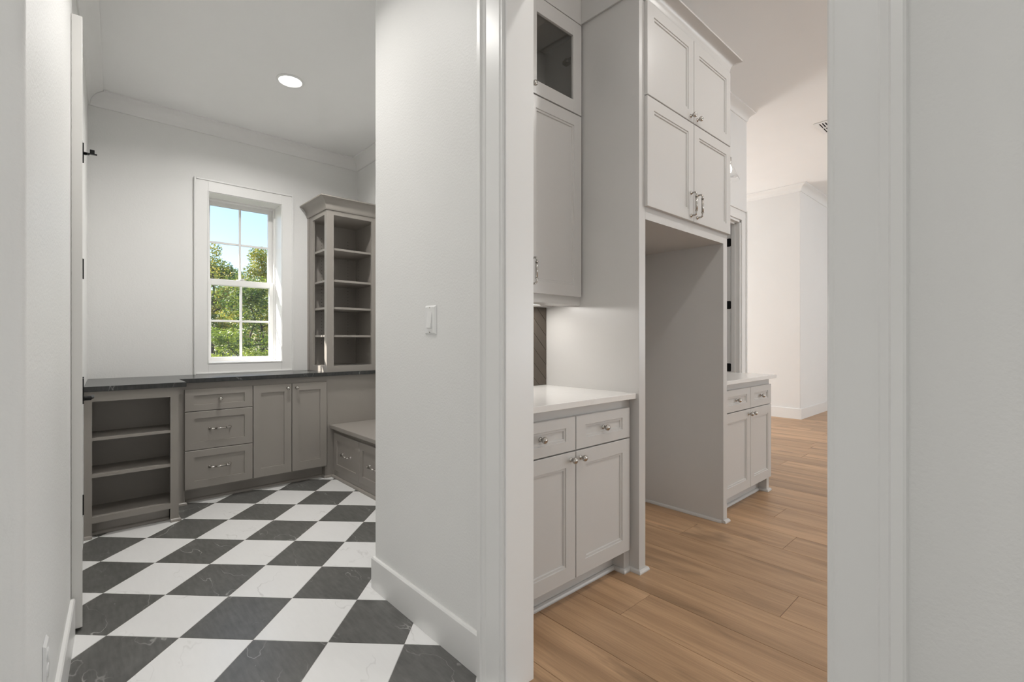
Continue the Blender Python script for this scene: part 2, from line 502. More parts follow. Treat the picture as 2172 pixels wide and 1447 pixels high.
def tile_mesh(mat):
    ha, hb = PA / 2 - G, PB / 2 - G
    c = [ab(-ha, -hb), ab(ha, -hb), ab(ha, hb), ab(-ha, hb)]
    mb = MB(); e = .0012
    sh = [(x * (1 - 2 * e / PA), y * (1 - 2 * e / PA)) for x, y in c]
    i = 0
    mb.v = [(x, y, -.004) for x, y in c] + [(x, y, -.0008) for x, y in c] + [(x, y, 0) for x, y in sh]
    for a in range(4):
        d = (a + 1) % 4
        mb.f += [(a, d, 4 + d, 4 + a), (4 + a, 4 + d, 8 + d, 8 + a)]
    mb.f += [(8, 9, 10, 11), (3, 2, 1, 0)]
    return mb.mesh('tile', mat)
TM = {True: tile_mesh(M['slate']), False: tile_mesh(M['marble'])}
for i in range(-14, 14):
    for j in range(-16, 14):
        ca, cb = A0 + (i + .5) * PA, B0 + (j + .5) * PB
        c = ab(ca, cb)
        ha, hb = PA / 2 - G, PB / 2 - G
        poly = [ab(ca - ha, cb - hb), ab(ca + ha, cb - hb), ab(ca + ha, cb + hb), ab(ca - ha, cb + hb)]
        dark = (i + j) % 2 == 0
        xs = [p[0] for p in poly]; ys = [p[1] for p in poly]
        if max(ys) < .25 or min(xs) > 2.06 or min(ys) > 4.55 or max(xs) < -.5: continue
        inside = (min(xs) >= -.3 and max(ys) <= 4.55 and ((max(xs) <= 1.12) or (max(xs) <= 2.06 and min(ys) >= 2.02)))
        if inside:
            place_mesh('tile', TM[dark], floor, (*c, 0)); continue
        lo = rect_clip(poly, -.6, 1.12, -1, 2.02); hi = rect_clip(poly, -.3, 2.06, 2.02, 4.55)
        if not lo and not hi: continue
        mb = MB()
        for pg in (lo, hi):
            if pg: mb.poly_slab([(x - c[0], y - c[1]) for x, y in pg], -.004, 0)
        mb.build('tile', M['slate'] if dark else M['marble'], floor, (*c, 0))

# ------------------------------------------------------------------ oak floor
floor_k = struct(MB().poly_slab([(1.12, -4.6), (11, -4.6), (11, 7.1), (3.9, 7.1), (3.9, 2.02), (1.12, 2.02)], -.08, -.002).build('floor_kitchen', M['seam']),
                 'light brown oak plank floor in the kitchen')
PW, P0 = .2453, 1.2455
KNOWN = {2: 1.205, 4: .732, 6: 1.461, 7: .96, 9: 1.172}
for k in range(-1, 36):
    x0, x1 = P0 + k * PW, P0 + (k + 1) * PW
    if k == -1: x0 = 1.12
    L = 2.3
    anchor = KNOWN.get(k, 2.45 if k < 9 else random.uniform(-1.1, 1.1) + 2.6)
    ylo, yhi = (-1.3, 2.0) if x1 < 5.0 else (-1.0, 4.6)
    y = anchor
    while y > ylo: y -= L
    while y < yhi:
        a, c = max(y, ylo), min(y + L, yhi)
        if c - a > .05:
            g = .0009
            mb = MB(); cx_, cy_ = (x0 + x1) / 2, (a + c) / 2; hx, hy = (x1 - x0) / 2 - g, (c - a) / 2 - g
            e = .0011
            mb.v = [(-hx, -hy, -.004), (hx, -hy, -.004), (hx, hy, -.004), (-hx, hy, -.004), (-hx, -hy, -.0009), (hx, -hy, -.0009), (hx, hy, -.0009), (-hx, hy, -.0009),
                    (-hx + e, -hy + e, 0), (hx - e, -hy + e, 0), (hx - e, hy - e, 0), (-hx + e, hy - e, 0)]
            for s in range(4):
                d = (s + 1) % 4
                mb.f += [(s, d, 4 + d, 4 + s), (4 + s, 4 + d, 8 + d, 8 + s)]
            mb.f += [(8, 9, 10, 11), (3, 2, 1, 0)]
            mb.build('plank', M['oak'], floor_k, (cx_, cy_, 0))
        y += L
b = MB().box(1.12, 11, -4.5, -1.3, -.003, 0)
b.box(4.9, 11, 4.6, 7.0, -.003, 0); b.box(3.9, 5.0, 2.0, 4.4, -.003, 0); b.box(10.1, 11, -1.3, 2.4, -.003, 0)
o = b.build('plank_field', M['oak'], floor_k); o['kind'] = 'stuff'

# ------------------------------------------------------------------ trims: casing, baseboards, crown
def casing_prof(w, t=.018):
    # (along the wall from the opening outwards, proud of the wall)
    return [(0, 0), (0, t * .55), (.004, t * .8), (.010, t * .8), (.014, t), (w - .040, t), (w - .036, t + .003), (w - .024, t + .006), (w - .020, t + .012), (w - .004, t + .012), (w, t + .008), (w, 0)]
def vert_casing(mb, y_in, sgn, x_wall, z1, w):
    pr = casing_prof(w); i = len(mb.v); k = len(pr)
    for z in (0.0005, z1):
        for (u, t) in pr: mb.v.append((x_wall - t, y_in + sgn * u, z))
    for a in range(k):
        d = (a + 1) % k
        mb.f.append((i + a, i + d, i + k + d, i + k + a) if sgn < 0 else (i + d, i + a, i + k + a, i + k + d))
    mb.f.append(tuple(i + a for a in range(k))); mb.f.append(tuple(i + k + a for a in reversed(range(k))))
b = MB(); vert_casing(b, 1.187, 1, 1.055, 2.57, .122)
struct(b.build('trim_1', M['trim']), 'white door casing at the far side of the kitchen opening')
b = MB(); vert_casing(b, .261, -1, 1.055, 2.57, .118)
struct(b.build('trim_2', M['trim']), 'white door casing at the near side of the kitchen opening')
b = MB(); b.box(1.037, 1.1745, .14, 1.309, 2.45, 2.575)
struct(b.build('trim_3', M['trim']), 'white head casing above the kitchen opening')
b = MB(); b.box(1.050, 1.180, 1.180, 1.190, .0005, 2.46); b.box(1.050, 1.180, .244, .2565, .0005, 2.46); b.box(1.05, 1.18, .244, 1.19, 2.445, 2.455)
struct(b.build('trim_4', M['trim'], bevel=.0015), 'white jambs of the kitchen opening')
b = MB(); b.sweep(base_prof(), (1.055, 1.309), (1.055, 2.13), (-1, 0), 0, 1)
b.sweep(base_prof(), (1.055, 2.13), (2.057, 2.13), (0, 1), 1, 0)
struct(b.build('baseboard_middle', M['trim']), 'tall white baseboard along the middle wall')
b = MB(); b.sweep(base_prof(), (1.055, -3), (1.055, .14), (-1, 0))
struct(b.build('baseboard_near', M['trim']), 'white baseboard beside the near casing')
d = Vector((LW[1][0] - LW[0][0], LW[1][1] - LW[0][1])).normalized(); nrm = (d.y, -d.x)
b = MB(); b.sweep(base_prof(.014, .145), (LW[0][0] + d.x * .02, LW[0][1] + d.y * .02), (LW[1][0] - d.x * .035, LW[1][1] - d.y * .035), nrm)
struct(b.build('baseboard_left', M['trim']), 'white baseboard along the left wall')
b = MB(); b.sweep(base_prof(.016, .16), (8.02, 2.35), (8.02, 7.0), (-1, 0), 1, 0); b.sweep(base_prof(.016, .16), (8.02, 2.35), (10.9, 2.35), (0, -1), 1, 0)
struct(b.build('baseboard_great_room', M['trim']), 'white baseboard around the great room corner')
# crowns
cp = crown_prof(CEIL, .10, .085)
b = MB(); b.sweep(cp, (.047, YB), (2.057, YB), (0, -1), -1, -1); b.sweep(cp, (2.057, YB), (2.057, 2.13), (-1, 0), -1, 0)
d2 = Vector((LW[4][0] - LW[0][0], LW[4][1] - LW[0][1])).normalized()
b.sweep(cp, LW[0], LW[4], (d2.y, -d2.x), 0, -1)
struct(b.build('trim_5', M['trim'], smooth=True), 'white crown molding round the mudroom')
cp = crown_prof(KCEIL, .07, .095)
b = MB(); b.sweep(cp, (3.15, WALL_T), (5.15, WALL_T), (0, -1), 0, 0)
struct(b.build('trim_6', M['trim'], smooth=True), 'white crown molding on the kitchen wall')
cp = crown_prof(KCEIL, .10, .10)
b = MB(); b.sweep(cp, (8.02, 2.35), (8.02, 7.0), (-1, 0), 1, 0); b.sweep(cp, (8.02, 2.35), (10.9, 2.35), (0, -1), 1, 0)
struct(b.build('trim_7', M['trim'], smooth=True), 'white crown molding round the great room corner')
# pantry doorway: jamb, stop, casing and hinges
pd = sroot('door_2', 'cased pantry doorway with black hinges on its jamb', (DX0, WALL_T, 0))
b = MB(); b.box(DX1 - .02, DX1 + .002, WALL_T - .005, 2.155, .0005, DZ); b.box(DX0 - .002, DX0 + .02, WALL_T - .005, 2.155, .0005, DZ); b.box(DX0, DX1, WALL_T - .005, 2.155, DZ - .02, DZ + .002)
W('jamb', M['trim'], pd, mb=b)
b = MB(); b.box(DX1 - .032, DX1 - .02, 2.05, 2.085, .0005, DZ - .02); b.box(DX0 + .02, DX0 + .032, 2.05, 2.085, .0005, DZ - .02); b.box(DX0 + .02, DX1 - .02, 2.05, 2.085, DZ - .032, DZ - .02)
W('door_stop', M['trim'], pd, mb=b)
def frame_y(mb, x0, x1, z0, z1, w, yf, yb_, bottom=False):
    """picture-frame casing round an opening in a wall facing -y: four mitre-free boards"""
    mb.box(x0 - w, x0, yf, yb_, z0 - (w if bottom else 0), z1 + w); mb.box(x1, x1 + w, yf, yb_, z0 - (w if bottom else 0), z1 + w)
    mb.box(x0, x1, yf, yb_, z1, z1 + w)
    if bottom: mb.box(x0, x1, yf, yb_, z0 - w, z0)
b = MB(); frame_y(b, DX0 - .004, DX1 + .004, .0005, DZ + .004, .11, WALL_T - .018, WALL_T)
W('casing', M['trim'], pd, mb=b, bevel=.002)
b = MB()
for z0, z1, x0, x1 in ((.0005, DZ + .115, DX1 + .096, DX1 + .115), (.0005, DZ + .115, DX0 - .115, DX0 - .096), (DZ + .096, DZ + .115, DX0 - .096, DX1 + .096)):
    b.box(x0, x1, WALL_T - .03, WALL_T, z0, z1)
W('back_band', M['trim'], pd, mb=b, bevel=.003)
for z in (.265, .91, 1.555, 2.2):
    b = MB()
    ring = [(2.104 + .012 * math.cos(PI / 2 + q / 4 * PI / 2), z + .030 + .012 * math.sin(PI / 2 + q / 4 * PI / 2)) for q in range(5)]
    ring += [(2.104 + .012 * math.cos(PI + q / 4 * PI / 2), z - .030 + .012 * math.sin(PI + q / 4 * PI / 2)) for q in range(5)]
    ring += [(2.15, z - .042), (2.15, z + .042)]
    n = len(ring)
    b.v = [(DX1 - .0225, y, zz) for y, zz in ring] + [(DX1 - .0195, y, zz) for y, zz in ring]
    b.f = [tuple(range(n)), tuple(reversed(range(n, 2 * n)))] + [((q + 1) % n, q, n + q, n + (q + 1) % n) for q in range(n)]
    b.lathe([(.007, -.042), (.007, .042)], (0, 0, 1), (DX1 - .026, 2.152, z), 10)
    W('hinge', M['black'], pd, mb=b)
    W('bumper_plate', M['plate'], pd, mb=MB().box(DX1 - .0225, DX1 - .0195, 2.094, 2.14, z - .178, z - .086))

# ------------------------------------------------------------------ window
win = sroot('window_1', 'white double-hung window with grilles over the dark counter', (1.064, YB, WZ0))
b = MB(); frame_y(b, WX0, WX1, WZ0, WZ1, .088, YB - .014, YB, True)
W('casing', M['trim'], win, mb=b, bevel=.0015)
b = MB(); frame_y(b, WX0 - .086, WX1 + .086, WZ0 - .078, WZ1 + .086, .014, YB - .024, YB, True)
W('back_band', M['trim'], win, mb=b, bevel=.003)
b = MB(); frame_y(b, WX0, WX1, WZ0, WZ1, .007, YB - .019, YB, True)
W('inner_bead', M['trim'], win, mb=b, bevel=.002)
b = MB(); t = .004
b.box(WX0 - .001, WX0 + t, YB - .012, 4.80, WZ0, WZ1); b.box(WX1 - t, WX1 + .001, YB - .012, 4.80, WZ0, WZ1)
b.box(WX0, WX1, YB - .012, 4.80, WZ1 - t, WZ1 + .001); b.box(WX0, WX1, YB - .012, 4.80, WZ0 - .001, WZ0 + t)
W('jamb_liner', M['trim'], win, mb=b)
def sash(name, y, z0, z1, stile, top, bot, zm):
    x0, x1 = WX0 + t + .012, WX1 - t - .012
    b = MB(); b.box(x0, x0 + stile, y, y + .035, z0, z1); b.box(x1 - stile, x1, y, y + .035, z0, z1)
    b.box(x0 + stile, x1 - stile, y, y + .035, z0, z0 + bot); b.box(x0 + stile, x1 - stile, y, y + .035, z1 - top, z1)
    s = W(name, M['trim'], win, mb=b, bevel=.003)
    gx0, gx1, gz0, gz1 = x0 + stile, x1 - stile, z0 + bot, z1 - top
    xm = (gx0 + gx1) / 2; m = .009
    for (nm, bx) in (('muntin', (xm - m, xm + m, y + .006, y + .026, gz0, gz1)), ('muntin', (gx0, xm - m, y + .006, y + .026, zm - m, zm + m)), ('muntin', (xm + m, gx1, y + .006, y + .026, zm - m, zm + m))):
        o = MB().box(*bx).build(nm, M['trim'], s, (0, 0, 0), 0, .003)
    for (a, c) in ((gx0, xm), (xm, gx1)):
        for (e, f_) in ((gz0, zm), (zm, gz1)):
            p = MB().box(a, c, y + .015, y + .018, e, f_).build('pane', M['glass'], s)
    return s
sash('upper_sash', 4.762, 1.668, 2.395, .035, .038, .05, 2.040)
sl = sash('lower_sash', 4.722, 1.012, 1.718, .035, .050, .034, 1.358)
b = MB().box(1.03, 1.10, 4.726, 4.75, 1.718, 1.724); b.box(1.055, 1.085, 4.715, 4.745, 1.724, 1.734)
b.build('sash_lock', M['plate'], sl)
b = MB(); frame_y(b, WX0 + t, WX1 - t, WZ0 + t, WZ1 - t, -.012, 4.715, 4.80, True)
W('track', M['trim'], win, mb=b)

# unseen casings added round the fill lamps; the walls there have no openings
def fill_casing(name, label, axis, fixed, c, zc_, w, h):
    """plain casing round a fill lamp; axis is the direction the wall runs"""
    b = MB(); f_ = .09; t_ = .02
    for (u0, u1, z0, z1) in ((-w / 2 - f_, -w / 2, -h / 2 - f_, h / 2 + f_), (w / 2, w / 2 + f_, -h / 2 - f_, h / 2 + f_), (-w / 2, w / 2, h / 2, h / 2 + f_), (-w / 2, w / 2, -h / 2 - f_, -h / 2)):
        if axis == 'y': b.box(min(fixed), max(fixed), c + u0, c + u1, zc_ + z0, zc_ + z1)
        else: b.box(c + u0, c + u1, min(fixed), max(fixed), zc_ + z0, zc_ + z1)
    struct(b.build(name, M['trim']), label)
fill_casing('fill_casing_hall', 'added white casing round the hall fill light', 'y', (-2.401, -2.34), -.3, 1.4, 2.7, 1.8)
fill_casing('fill_casing_hall_end', 'added white casing round the fill light at the hall end', 'x', (-3.001, -2.89), -.6, 1.4, 2.5, 1.8)
fill_casing('fill_casing_kitchen', 'added white casing round the wide kitchen fill light', 'x', (-4.501, -4.39), 7.4, 1.7, 4.7, 2.1)
fill_casing('fill_casing_kitchen_front', 'added white casing round the narrow kitchen fill light', 'x', (-4.501, -4.39), 3.4, 1.7, 2.7, 2.1)

# ------------------------------------------------------------------ cabinet parts
def front_mesh(w, h, rail, top, bot, mat, bead=True, t=.02, name='door'):
    """framed front, face towards -y at y=0, lower left corner at the origin"""
    rings = [(0, 0, 0, t), (0, 0, 0, .002), (.002, .002, .002, 0), (rail, bot, top, 0)]
    if bead:
        rings += [(rail + .002, bot + .002, top + .002, .0045), (rail + .011, bot + .011, top + .011, .0045), (rail + .0135, bot + .0135, top + .0135, .010)]
    else:
        rings += [(rail + .001, bot + .001, top + .001, .009)]
    mb = MB()
    for (ix, ib, it, y) in rings:
        mb.v += [(ix, y, ib), (w - ix, y, ib), (w - ix, y, h - it), (ix, y, h - it)]
    n = len(rings)
    for k in range(n - 1):
        for s in range(4):
            d = (s + 1) % 4
            mb.f.append((4 * k + s, 4 * k + d, 4 * k + 4 + d, 4 * k + 4 + s))
    mb.f.append((4 * (n - 1), 4 * (n - 1) + 1, 4 * (n - 1) + 2, 4 * (n - 1) + 3)); mb.f.append((3, 2, 1, 0))
    return mb.mesh(name, mat)
def knob_mesh():
    mb = MB()
    mb.lathe([(.0001, .002), (.010, .002), (.0105, 0), (.0105, -.003), (.007, -.005), (.0055, -.010), (.0058, -.013), (.010, -.016), (.0135, -.021), (.0145, -.026), (.0135, -.031), (.009, -.035), (.0001, -.0365)], (0, 1, 0), (0, 0, 0), 20)
    return mb.mesh('knob', M['nickel'], True)
def pull_mesh(L):
    mb = MB(); pr = .034
    for s in (-1, 1):
        mb.lathe([(.0001, .002), (.0105, .002), (.0105, -.004), (.006, -.006), (.0055, -.012)], (0, 1, 0), (s * L / 2, 0, 0), 16)
    pts = [(-L / 2, -.008, 0), (-L / 2, -pr + .012, 0)]
    for k in range(1, 7):
        a = k / 6 * PI / 2
        pts.append((-L / 2 + .012 * (1 - math.cos(a)), -pr + .012 - .012 * math.sin(a), 0))
    pts += [(-x, y, z) for x, y, z in reversed(pts)]
    mb.tube(pts, .0052, 12)
    mb.tube([(-L / 2 + .024, -pr, 0), (L / 2 - .024, -pr, 0)], .0068, 12)
    for s in (-1, 1): mb.tube([(s * (L / 2 - .024) - .0022, -pr, 0), (s * (L / 2 - .024) + .0022, -pr, 0)], .0082, 12)
    return mb.mesh('pull', M['nickel'], True)
KNOB = knob_mesh(); PULL = pull_mesh(.131); PULL_B = pull_mesh(.155)

def kb(parent, x, z): return place_mesh('knob', KNOB, parent, (x, .0012, z))
def front(root, name, x0, x1, z0, z1, y, mat, rail, top, bot, bead, rz=0):
    me = front_mesh(x1 - x0, z1 - z0, rail, top, bot, mat, bead, name=name)
    return place_mesh(name, me, root, off(root, x0, y, z0), rz)

# ------------------------------------------------------------------ mudroom: low bookcase
T = M['taupe']
lb = thing('low_bookcase', 'low taupe bookcase with open shelves beside the white door', 'bookcase', (.24, 4.15, 0))
LX0, LX1, LY, LYB = .0225, .488, 3.80, 4.535
b = MB()
b.box(LX0, .059, LY, LY + .022, .0005, .882); b.box(.443, LX1, LY, LY + .022, .0005, .882)
b.box(.059, .443, LY, LY + .022, .820, .882); b.box(.059, .443, LY, LY + .022, .088, .124)
W('face_frame', T, lb, mb=b)
b = MB(); b.box(LX1 - .018, LX1 - .0002, LY + .022, LYB, .0005, .882); b.box(.0475, .058, LY + .022, LYB, .0005, .882); b.box(.058, LX1 - .018, LY + .022, LYB, .864, .882)
W('carcass', T, lb, mb=b)
W('back_panel', T, lb, mb=MB().box(.059, .47, 4.08, 4.09, .0005, .864))
for z0, z1, yf in ((.584, .602, LY + .004), (.361, .381, LY + .004), (.104, .125, LY + .0225)):
    W('shelf', T, lb, mb=MB().box(.0585, .4695, yf, 4.08, z0, z1), bevel=.001)
W('toe_kick', T, lb, mb=MB().box(.058, .444, LY + .072, LY + .085, .0005, .104))
b = MB(); b.sweep(shoe_prof(), (.059, LY + .072), (.443, LY + .072), (0, -1))
for (x0, x1) in ((LX0, .059), (.443, LX1)):
    b.sweep(shoe_prof(.014), (x0, LY), (x1, LY), (0, -1), 0, 1 if x1 > .45 else 0)
b.sweep(shoe_prof(.014), (LX1, LY), (LX1, 4.115), (1, 0), 1, 0)
shoes(lb, T, b)

# mudroom: drawer cabinet under the window
bc = thing('drawer_cabinet', 'taupe base cabinet with three drawers and two doors under the window', 'cabinet', (1.1, 4.3, 0))
FY, DY = 4.122, 4.101
b = MB(); b.box(.4885, 2.055, FY, 4.545, .098, .882); b.box(.4885, .565, FY, 4.54, .0005, .098); b.box(1.575, 2.055, FY, 4.54, .0005, .098)
W('body', T, bc, mb=b)
W('toe_kick', T, bc, mb=MB().box(.565, 1.575, FY + .07, FY + .085, .0005, .098))
b = MB(); b.sweep(shoe_prof(), (.565, FY + .07), (1.575, FY + .07), (0, -1)); b.sweep(shoe_prof(.014), (.505, FY), (.565, FY), (0, -1), 0, 1); b.sweep(shoe_prof(.014), (1.575, FY), (1.645, FY), (0, -1), 1, 0)
b.sweep(shoe_prof(.014), (.565, FY), (.565, FY + .07), (1, 0), 1, 0); b.sweep(shoe_prof(.014), (1.575, FY + .07), (1.575, FY), (-1, 0), 0, 1)
shoes(bc, T, b)
k = DY / 4.141     # measured on a plane a little further back
d = front(bc, 'drawer', .562, 1.003, .674, .834, DY, T, .057, .046, .046, False); kb(d, .2205, .08)
d = front(bc, 'drawer', .562, 1.003, .392, .669, DY, T, .057, .05, .056, False); place_mesh('pull', PULL, d, (.2205, .0092, .145))
d = front(bc, 'drawer', .562, 1.003, .110, .387, DY, T, .057, .05, .056, False); place_mesh('pull', PULL, d, (.2205, .0092, .145))
d = front(bc, 'door', 1.008, 1.292, .110, .834, DY, T, .056, .06, .07, False); kb(d, .252, .69)
d = front(bc, 'door', 1.297, 1.581, .110, .834, DY, T, .056, .06, .07, False); kb(d, .032, .69)

# mudroom: stone counter, one slab with a step
b = MB(); b.poly_slab([(.0215, 3.772), (.527, 3.772), (.527, 4.078), (2.056, 4.078), (2.056, 4.549), (.047, 4.549)], .8825, .9135)
tag(b.build('stone_counter', M['soap'], bevel=.002), 'long black stone countertop with a step, over the taupe cabinets', 'countertop')

# mudroom: tall open bookcase on the counter
tb = thing('tall_bookcase', 'tall taupe open bookcase with crown standing on the black counter', 'bookcase', (1.81, 4.3, .9137))
TX0, TX1, TY0, TY1, TZ0, TZ1 = 1.578, 2.056, 4.098, 4.549, .9137, 2.34
sx0, sx1 = 1.640, 1.992
b = MB()
b.box(TX0, sx0, TY0, TY0 + .02, TZ0, TZ1); b.box(sx1, TX1, TY0, TY0 + .02, TZ0, TZ1)
b.box(sx0, sx1, TY0, TY0 + .02, TZ0, .966); b.box(sx0, sx1, TY0, TY0 + .02, 2.281, TZ1)
b.box(TX0, TX0 + .02, TY0 + .02, 4.150, TZ0, TZ1); b.box(TX0, TX0 + .02, 4.43, TY1, TZ0, TZ1)
b.box(TX0, TX0 + .02, 4.150, 4.43, TZ0, .966); b.box(TX0, TX0 + .02, 4.150, 4.43, 2.281, TZ1)
W('face_frame', T, tb, mb=b)
W('side_batten', T, tb, mb=MB().box(TX0 - .006, TX0, 4.505, TY1, TZ0, TZ1))
b = MB(); b.box(TX0 + .02, TX1, TY1 - .012, TY1, TZ0, TZ1); b.box(TX1 - .018, TX1, TY0 + .02, TY1 - .012, TZ0, TZ1)
W('back_panel', T, tb, mb=b)
W('bottom_board', T, tb, mb=MB().box(TX0 + .02, TX1 - .018, TY0 + .02, TY1 - .012, .946, .9655))
W('top_board', T, tb, mb=MB().box(TX0 + .02, TX1 - .018, TY0 + .02, TY1 - .012, 2.285, 2.303))
for z in (1.237, 1.482, 1.722, 1.998):
    W('shelf', T, tb, mb=MB().box(TX0 + .021, TX1 - .0185, TY0 + .021, TY1 - .0125, z - .019, z), bevel=.001)
b = MB()
for x in (1.70, 1.955):
    for q in range(34):
        z = 1.16 + q * .03
        b.lathe([(.003, 0), (.003, .001)], (0, -1, 0), (x, TY1 - .012, z), 8)
for q in range(34):
    b.lathe([(.003, 0), (.003, .001)], (-1, 0, 0), (TX1 - .018, 4.48, 1.16 + q * .03), 8)
o = W('pin_hole_dots', M['hole_shade'], tb, mb=b); o['kind'] = 'stuff'  # black dots stand for the shade inside the pin holes
pc = crown_prof(2.425, .105, .075)
b = MB(); b.sweep(pc, (TX0, TY0), (TX1, TY0), (0, -1), 1, 0); b.sweep(pc, (TX0, TY1), (TX0, TY0), (-1, 0), 0, 1)
b.box(TX0, TX1, TY0, TY1, 2.415, 2.425)
W('crown', T, tb, mb=b, smooth=True)

# mudroom: bench with drawers
bn = thing('bench', 'low taupe bench with deep drawers along the mudroom side wall', 'bench', (1.85, 3.2, 0))
BX = 1.650
W('body', T, bn, mb=MB().box(BX, 2.0565, 2.16, 4.121, .0005, .423))
W('bench_top', T, bn, mb=MB().box(1.612, 2.0568, 2.15, 4.1205, .423, .456), bevel=.003)
W('apron', T, bn, mb=MB().box(BX - .008, BX, 2.16, 4.085, .0005, .066))
b = MB(); b.sweep(shoe_prof(.016, .022), (BX - .008, 4.105), (BX - .008, 2.16), (-1, 0))
W('shoe_molding', T, bn, mb=b)
y1 = 4.072
for q in range(4):
    y0 = y1 - .497
    if y0 < 2.1: y0 = 2.17
    me = front_mesh(y1 - y0, .316, .057, .057, .055, T, False, name='drawer')
    d = place_mesh('drawer', me, bn, off(bn, BX - .02, y1, .072), -PI / 2)
    place_mesh('pull', PULL_B, d, ((y1 - y0) / 2, .0092, .160))
    y1 = y0 - .006
    if y1 < 2.4: break

# recessed light
rl = thing('recessed_light', 'round recessed ceiling light glowing white', 'ceiling light', (1.075, 3.44, CEIL))
b = MB(); b.lathe([(.088, 0), (.090, -.003), (.086, -.006), (.074, -.007), (.070, -.003), (.0695, 0)], (0, 0, 1), (1.075, 3.44, CEIL), 40)
W('trim_ring', M['plate'], rl, mb=b, smooth=True)
W('lens', M['lens'], rl, mb=MB().lathe([(.070, -.0015), (.0701, -.003), (.0001, -.0035)], (0, 0, 1), (1.075, 3.44, CEIL), 40))
L = lamp('recessed_light_glow', 'AREA', (1.075, 3.44, CEIL - .012), 19, (1, .975, .94), .14, aim=(0, 0, -1), spread=math.radians(155))

def added_downlight(label, x, y, z, power, spread=180):  # unseen extra ceiling lamps added to brighten hall, passage and kitchen
    r_ = thing('recessed_light', label, 'ceiling light', (x, y, z))
    W('trim_ring', M['plate'], r_, mb=MB().lathe([(.088, 0), (.090, -.003), (.086, -.006), (.074, -.007), (.070, -.003), (.0695, 0)], (0, 0, 1), (x, y, z), 32), smooth=True)
    W('lens', M['lens'], r_, mb=MB().lathe([(.070, -.0015), (.0701, -.003), (.0001, -.0035)], (0, 0, 1), (x, y, z), 32))
    lamp('recessed_light_glow', 'AREA', (x, y, z - .012), power, (1, .975, .94), .14, aim=(0, 0, -1), spread=math.radians(spread))
added_downlight('added unseen ceiling light in the hall ceiling', -.7, .3, CEIL, 4)
added_downlight('added unseen ceiling light in the passage beside the middle wall', .42, 2.1, CEIL, 7, 145)
added_downlight('added unseen ceiling light in the kitchen ceiling before the glass cabinet', 1.75, .1, KCEIL, 11)
added_downlight('added unseen ceiling light in the kitchen ceiling before the fridge surround', 3.3, .2, KCEIL, 14)

# switch on the middle wall
sw = thing('light_switch', 'white rocker light switch on the textured wall', 'light switch', (1.055, 1.641, 1.272))
b = MB(); pw, ph = .0415, .060
b.v = [(1.0545, 1.641 - pw, 1.272 - ph), (1.0545, 1.641 + pw, 1.272 - ph), (1.0545, 1.641 + pw, 1.272 + ph), (1.0545, 1.641 - pw, 1.272 + ph),
       (1.047, 1.641 - pw + .008, 1.272 - ph + .008), (1.047, 1.641 + pw - .008, 1.272 - ph + .008), (1.047, 1.641 + pw - .008, 1.272 + ph - .008), (1.047, 1.641 - pw + .008, 1.272 + ph - .008)]
b.f = [(0, 1, 2, 3), (7, 6, 5, 4), (0, 4, 5, 1), (1, 5, 6, 2), (2, 6, 7, 3), (3, 7, 4, 0)]
W('plate', M['plate'], sw, mb=b, bevel=.0015)
b = MB(); ys = (1.641 - .0165, 1.641 + .0165)
b.v = [(1.0468, ys[0], 1.306), (1.0468, ys[1], 1.306), (1.0395, ys[1], 1.241), (1.0395, ys[0], 1.241), (1.0468, ys[0], 1.238), (1.0468, ys[1], 1.238)]
b.f = [(0, 1, 2, 3), (3, 2, 5, 4), (0, 3, 4), (1, 5, 2), (0, 4, 5, 1)]
W('rocker', M['plate'], sw, mb=b)
for z in (1.322, 1.222):
    W('screw', M['nickel'], sw, mb=MB().lathe([(.003, 0), (.003, .0012), (.0001, .0016)], (-1, 0, 0), (1.0471, 1.641, z), 10))

# outlet on the left wall
uy = 1.765
def lw_x(y): return LW[0][0] + (LW[1][0] - LW[0][0]) * (y - LW[0][1]) / (LW[1][1] - LW[0][1])
ang = -math.atan2(LW[1][0] - LW[0][0], LW[1][1] - LW[0][1])
ot = thing('outlet', 'white duplex outlet low on the left wall', 'outlet', (lw_x(uy), uy, .335))
b = MB(); pw, ph = .036, .060
b.v = [(-.0005, -pw, -ph), (-.0005, pw, -ph), (-.0005, pw, ph), (-.0005, -pw, ph), (.006, -pw + .006, -ph + .008), (.006, pw - .006, -ph + .008), (.006, pw - .006, ph - .008), (.006, -pw + .006, ph - .008)]
b.f = [(3, 2, 1, 0), (4, 5, 6, 7), (0, 1, 5, 4), (1, 2, 6, 5), (2, 3, 7, 6), (3, 0, 4, 7)]
b.build('plate', M['plate'], ot, (0, 0, 0), ang, .0015)
for z in (.021, -.021):
    MB().lathe([(.0165, .0055), (.0165, .0085), (.0001, .0088)], (1, 0, 0), (0, 0, z), 20).build('receptacle', M['plate'], ot, (0, 0, 0), ang)

